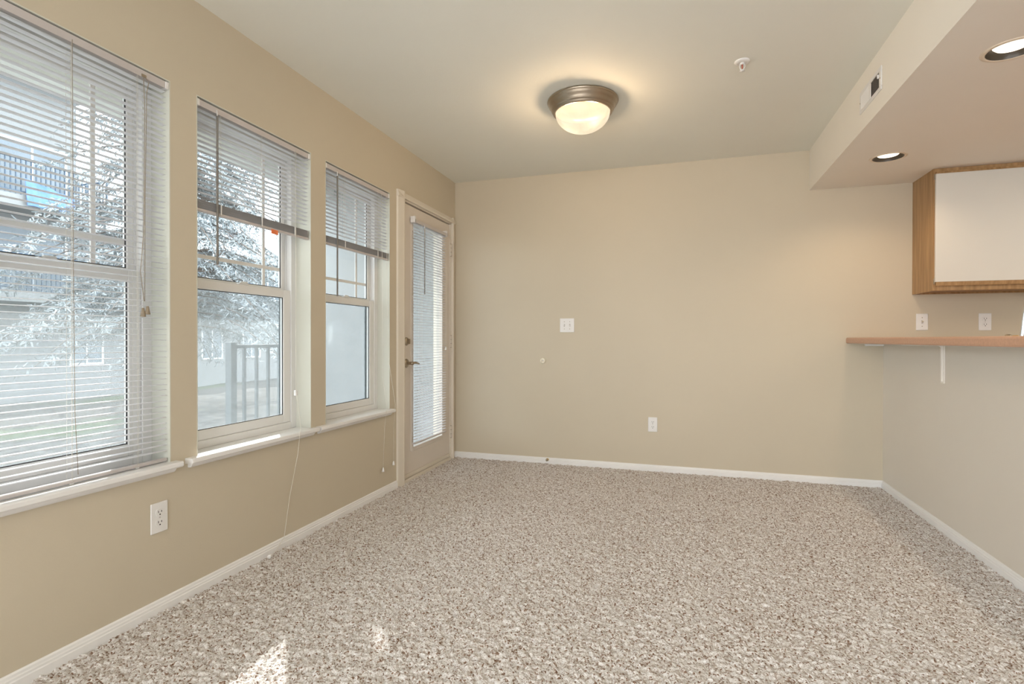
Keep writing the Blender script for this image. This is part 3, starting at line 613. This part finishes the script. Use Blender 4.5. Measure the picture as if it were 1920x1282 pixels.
# kitchen side behind the half wall
kb = empty('base_cabinet', (3.72, 2.7, 0), 'oak base cabinet run behind the half wall', 'cabinet')
B(3.412, 4.00, YH, YB-.001, -.010, 0.868).build('body', 'oak', kb)
for i in range(4):
    q = YH+.02+i*.81; dr = B(4.0, 4.018, q, q+.78, 0.10, 0.85, bev=.002).build('door', 'white_laminate', kb)
    B(4.018, 4.030, q+.02, q+.76, 0.845, 0.868, bev=.002).build('pull', 'oak', dr)
tag(B(3.410, 4.03, YH, YB-.001, 0.870, 0.908, bev=.006).build('kitchen_worktop', 'salmon_laminate', None, (3.72, 2.7, .87)), 'salmon laminate kitchen worktop behind the half wall', 'counter')
fx, fy = 3.55, 3.325
fa = empty('kitchen_faucet', (fx, fy, 0.908), 'chrome kitchen faucet showing above the bar at the right edge', 'faucet')
MB().lathe([(.028, 0), (.028, .008), (.020, .014), (.017, .05), (.016, .055)], (fx, fy, .908), 'z', 24).build('base', 'chrome', fa)
pts = [(fx, fy, .955), (fx+.004, fy, 1.06), (fx+.012, fy-.008, 1.18), (fx+.02, fy-.012, 1.25)]
for i in range(1, 9):
    t = i/8*PI; pts.append((fx+.02+.085*(1-math.cos(t)), fy-.012, 1.25+.085*math.sin(t)))
pts.append((fx+.19, fy-.012, 1.20))
MB().tube(pts, [.0125]*(len(pts)-2)+[.0135, .0135], 14).build('spout', 'chrome', fa)
MB().tube([(fx, fy-.018, .945), (fx+.004, fy-.05, .965), (fx+.006, fy-.09, 1.00)], [.008, .006, .005], 10).build('lever', 'chrome', fa)
sd = empty('soap_dispenser', (3.55, 3.437, .908), 'small bronze soap dispenser just showing above the bar', 'dispenser')
MB().lathe([(.022, 0), (.022, .006), (.013, .012), (.012, .14), (.016, .145), (.016, .165), (.010, .172), (0, .173)], (3.55, 3.437, .908), 'z', 20).build('pump', 'nickel', sd)
MB().tube([(3.55, 3.437, 1.068), (3.59, 3.437, 1.072), (3.605, 3.437, 1.064)], .005, 8).build('nozzle', 'brass', sd)

# wall cabinet under the soffit
cx0, cx1, cy, cz0, cz1 = 3.464, 4.25, 4.085, 1.366, ZS-.001
cb = empty('wall_cabinet', ((cx0+cx1)/2, YB, cz0), 'oak wall cabinet with a white laminate door below the soffit', 'cabinet')
bo = MB().box(cx0, cx0+.018, cy, YB-.001, cz0, cz1).box(cx1-.018, cx1, cy, YB-.001, cz0, cz1).box(cx0+.018, cx1-.018, cy+.02, YB-.001, cz0+.012, cz0+.028).box(cx0+.018, cx1-.018, cy+.02, YB-.001, cz1-.03, cz1-.012).box(cx0+.018, cx1-.018, YB-.012, YB-.001, cz0, cz1)
bo.build('carcass', 'oak', cb)
ff = MB().box(cx0-.0015, cx0+.030, cy-.006, cy+.012, cz0, cz1, bev=.001).box(cx1-.03, cx1, cy-.006, cy+.012, cz0, cz1, bev=.001).box(cx0+.03, cx1-.03, cy-.006, cy+.012, cz0, cz0+.045, bev=.001).box(cx0+.03, cx1-.03, cy-.006, cy+.012, cz1-.045, cz1, bev=.001)
ff.build('face_frame', 'oak', cb)
dr = B(cx0+.006, cx1-.006, cy-.026, cy-.008, 1.420, 2.110, bev=.0015).build('door', 'white_laminate', cb)
MB().prism([(cy-.028, 2.110), (cy-.006, 2.110), (cy-.006, 2.124), (cy-.022, 2.124)], cx0+.010, cx1-.006, 'x').build('top_pull', 'oak', dr)
MB().prism([(cy-.028, 1.420), (cy-.006, 1.420), (cy-.006, 1.400), (cy-.022, 1.396)], cx0+.010, cx1-.006, 'x').build('bottom_pull', 'oak', dr)
for zz in (1.425, 2.095): B(cx0+.001, cx0+.0065, cy-.012, cy-.004, zz-.018, zz+.018).build('hinge', 'nickel', cb)

# added window around the side fill light, behind the camera
sw = empty('window_5', (-.1, (SIDE[0]+SIDE[1])/2, Z0), 'added unseen window framing the side fill light, behind the camera', 'window', None, 'structure')
rf = MB(); ym = (SIDE[0]+SIDE[1])/2
for (a0, a1) in ((SIDE[0], SIDE[0]+.042), (SIDE[1]-.042, SIDE[1]), (ym-.04, ym+.04)): rf.box(-.162, -.094, a0, a1, Z0, Z1, bev=.003)
for (c0, c1) in ((Z0-.022, Z0+.042), (Z1-.042, Z1), (1.28, 1.33)): rf.box(-.160, -.096, SIDE[0], SIDE[1], c0, c1, bev=.003)
rf.build('frame', 'vinyl', sw)
B(-.098, .036, SIDE[0]-.04, SIDE[1]+.04, Z0-.022, Z0, bev=.003).build('window_sill', 'trim_white', sw)
# added window around the rear fill light (behind the camera)
rw = empty('window_4', ((REAR[0]+REAR[1])/2, YR, REAR[2]), 'added unseen window framing the rear fill light, behind the camera', 'window', None, 'structure')
rf = MB(); xm = (REAR[0]+REAR[1])/2
for (a0, a1) in ((REAR[0], REAR[0]+.05), (REAR[1]-.05, REAR[1]), (xm-.03, xm+.03)): rf.box(a0, a1, YR-.09, YR-.02, REAR[2], REAR[3], bev=.003)
for (c0, c1) in ((REAR[2], REAR[2]+.05), (REAR[3]-.05, REAR[3])): rf.box(REAR[0], REAR[1], YR-.088, YR-.022, c0, c1, bev=.003)
rf.build('frame', 'vinyl', rw)

# ------------------------------------------------------------------ outdoors: patio
struct(B(-1.75, -WT, -1.5, YB+.1, -0.22, -0.10).build('patio_slab', 'concrete'), 'concrete patio slab outside the windows', 'patio')
struct(B(-1.42, -WT, -1.5, YB+.15, 2.54, 2.80).build('patio_ceiling', 'patio_ceiling'), 'cream underside of the balcony above the patio', 'ceiling')
struct(B(-1.42, -1.26, -1.5, YB+.15, 2.42, 3.0).build('patio_beam', 'fascia'), 'grey beam along the patio edge', 'beam')
pw = MB().box(-1.54, -WT, YB, YB+.15, -0.2, 2.54).box(-1.60, -1.54, YB, YB+.15, -0.2, 2.455).box(-1.85, -1.60, YB, YB+.02, -0.2, 2.80).box(-0.33, -WT, YB-.03, YB, -0.2, 2.54)  # end slot and outer column shaped to pass a small sun fleck
struct(pw.build('wall_patio', 'stucco'), 'white stucco side wall of the patio, end slot added for a sun fleck', 'wall')
struct(B(-1.60, -WT-.001, 0.55, 0.70, -0.2, 2.54).build('patio_bounce_wall', 'bounce_white'), 'added white bounce wall at the near end of the patio, out of view', 'wall')  # unseen wall added to bounce sunlight in through the windows
pr = empty('patio_railing', (-1.66, 4.0, -0.1), 'grey metal patio railing beside the stucco wall', 'railing')
for yy, wd in ((3.56, .032),): B(-1.66-wd, -1.66+wd, yy-wd, yy+wd, -.1, 1.02, bev=.004).build('post', 'rail_grey', pr)
for yy in (3.70, 3.84, 3.98, 4.12, 4.26): B(-1.672, -1.648, yy-.012, yy+.012, .0, .97, bev=.002).build('baluster', 'rail_grey', pr)
B(-1.682, -1.638, 3.59, YB, .97, 1.0, bev=.003).build('top_rail', 'rail_grey', pr)
B(-1.678, -1.642, 3.59, YB, -.02, .01, bev=.003).build('bottom_rail', 'rail_grey', pr)
# yard sloping down to the building opposite
gx = np.linspace(-60, -1.7, 60); gy = np.linspace(-30, 70, 80); vs = []; fs = []
for j, y in enumerate(gy):
    for i, x in enumerate(gx):
        vs.append((x, y, -.2-.8*min(1, max(0, (-x-2)/16))+.10*math.sin(x*1.3+y*.7)*math.cos(y*.9)))
for j in range(len(gy)-1):
    for i in range(len(gx)-1):
        a = j*len(gx)+i; fs.append((a, a+1, a+len(gx)+1, a+len(gx)))
struct(MB().add(vs, fs, True).build('yard_ground', 'yard'), 'mulch and patchy grass in the yard', 'ground')

# apartment building opposite
ab = empty('apartment_building', (-18, 20, -1), 'pale apartment building with balconies across the yard', 'building')
B(-26, -18, 2, 13.2, -1.2, 9.2).build('wall', 'bldg_wall', ab)
B(-26, -18, 13.2, 27, -1.2, 4.75).build('wall', 'bldg_wall', ab)
B(-26.4, -17.3, 1.6, 13.4, 9.2, 9.5).build('roof_edge', 'bldg_slab', ab)
B(-26.4, -17.5, 13.2, 27.4, 4.75, 4.95).build('roof_edge', 'bldg_slab', ab)
def bwin(y0, y1, z0, z1):
    f = MB().box(-18.02, -17.94, y0-.07, y1+.07, z0-.07, z0).box(-18.02, -17.94, y0-.07, y1+.07, z1, z1+.07).box(-18.02, -17.94, y0-.07, y0, z0, z1).box(-18.02, -17.94, y1, y1+.07, z0, z1).box(-18.0, -17.95, (y0+y1)/2-.03, (y0+y1)/2+.03, z0, z1)
    f = f.build('window', 'bldg_frame', ab); B(-18.0, -17.97, y0, y1, z0, z1).build('pane', 'bldg_glass', f)
for lv in (2.45, 5.15):
    for yy in (3.2, 7.6, 10.9, 16.6):
        if lv < 4 or yy < 12: bwin(yy, yy+1.9, lv+.05, lv+2.1)
    for yy in (9.7, 14.8, 19.2, 22.2, 24.2):
        if lv < 4 or yy < 12: bwin(yy, yy+.9, lv+.6, lv+2.0)
for yy in (9.5, 13.0, 16.4, 18.3, 20.6, 23.5): bwin(yy, yy+1.0, 0.2, 1.5)
def balcony(y0, y1, zb):
    b_ = B(-18, -16.45, y0, y1, zb-.32, zb).build('balcony', 'bldg_slab', ab)
    m_ = MB(); n = int((y1-y0)/.13)
    for k in range(n+1): y = y0+.03+k*(y1-y0-.06)/n; m_.box(-16.52, -16.49, y-.014, y+.014, zb, zb+1.05)
    for k in range(11):
        x = -17.95+k*.14
        for y in (y0+.03, y1-.03): m_.box(x-.012, x+.012, y-.014, y+.014, zb, zb+1.05)
    m_.box(-16.54, -16.47, y0, y1, zb+1.05, zb+1.10).box(-16.53, -16.48, y0, y1, zb+.08, zb+.12)
    for y in (y0+.03, y1-.03): m_.box(-18, -16.5, y-.03, y+.03, zb+1.05, zb+1.10)
    m_.build('railing', 'bldg_rail', b_)
balcony(3, 20.5, 2.45); balcony(3, 13.2, 5.25); balcony(23.0, 27, 2.45)
cl = MB(); ny_, nz_ = 14, 6
for side in (0, .02):
    vs = [(-16.43+side+.05*math.sin(j*1.3)+.02*i, 10.75+j*.105, 5.75-.05*j/ny_*6-i*(.16-.005*j)) for i in range(nz_) for j in range(ny_)]
    cl.add(vs, [(i*ny_+j, i*ny_+j+1, i*ny_+j+1+ny_, i*ny_+j+ny_) for i in range(nz_-1) for j in range(ny_-1)], True)
tag(cl.build('draped_cloth', 'blue_cloth', None, (-16.43, 11.4, 5.2)), 'blue cloth draped over a balcony railing opposite', 'cloth')

# conifer between the patio and the building
def conifer(base, h, rad, label, seed, nb=330):
    R = random.Random(seed); bx, by, bz = base
    t = empty('conifer_tree', base, label, 'tree')
    def axis(z): u = z/h; return Vector((bx+.15*math.sin(u*3), by+.55*u+.12*math.sin(u*4), bz+z))
    tr = MB().tube([axis(h*i/12) for i in range(13)], [.20*(1-i/13)+.02 for i in range(13)], 10)
    tr.build('trunk', 'bark', t)
    br = MB(); fo = MB()
    for k in range(nb):
        u = R.random()**.9; z = h*(.20+.78*u); a = R.random()*2*PI; ln = rad*(1-.72*u)*(.55+.5*R.random())
        p0 = axis(z); dr_ = Vector((math.cos(a), math.sin(a), 0)); pts = []
        for i in range(6):
            s_ = i/5; pts.append(p0+dr_*ln*s_+Vector((0, 0, .18*ln*s_-.50*ln*s_*s_))+Vector((R.uniform(-.04, .04), R.uniform(-.04, .04), R.uniform(-.04, .04)))*s_)
        br.tube(pts, [.030-.0045*i for i in range(6)], 4)
        for q in range(int(16+ln*14)):
            s_ = .18+.82*R.random(); i = min(4, int(s_*5)); p = pts[i].lerp(pts[i+1], s_*5-i)
            sd_ = Vector((-dr_.y, dr_.x, 0))*R.choice((-1, 1)); dd = (sd_*R.uniform(.3, 1)+dr_*R.uniform(.2, .9)+Vector((0, 0, R.uniform(-1.0, .05)))).normalized()
            L_ = R.uniform(.16, .42)
            for j in range(6):
                c0 = p+dd*L_*j/6; nn = (dd*R.uniform(.3, 1)+Vector((R.uniform(-1, 1), R.uniform(-1, 1), R.uniform(-1, .6)))*.9).normalized()
                wv = nn.cross(Vector((R.uniform(-1, 1), R.uniform(-1, 1), R.uniform(-1, 1)))).normalized()*.014
                e_ = c0+nn*R.uniform(.06, .12); fo.add([c0-wv, c0+wv, e_+wv*.5, e_-wv*.5], [(0, 1, 2, 3)])
    br.build('branches', 'bark', t)
    f_ = fo.build('foliage', 'needles', t); f_['kind'] = 'stuff'
conifer((-9.2, 9.2, -.65), 9.4, 4.1, 'tall drooping conifer in the yard outside the middle window', 3)
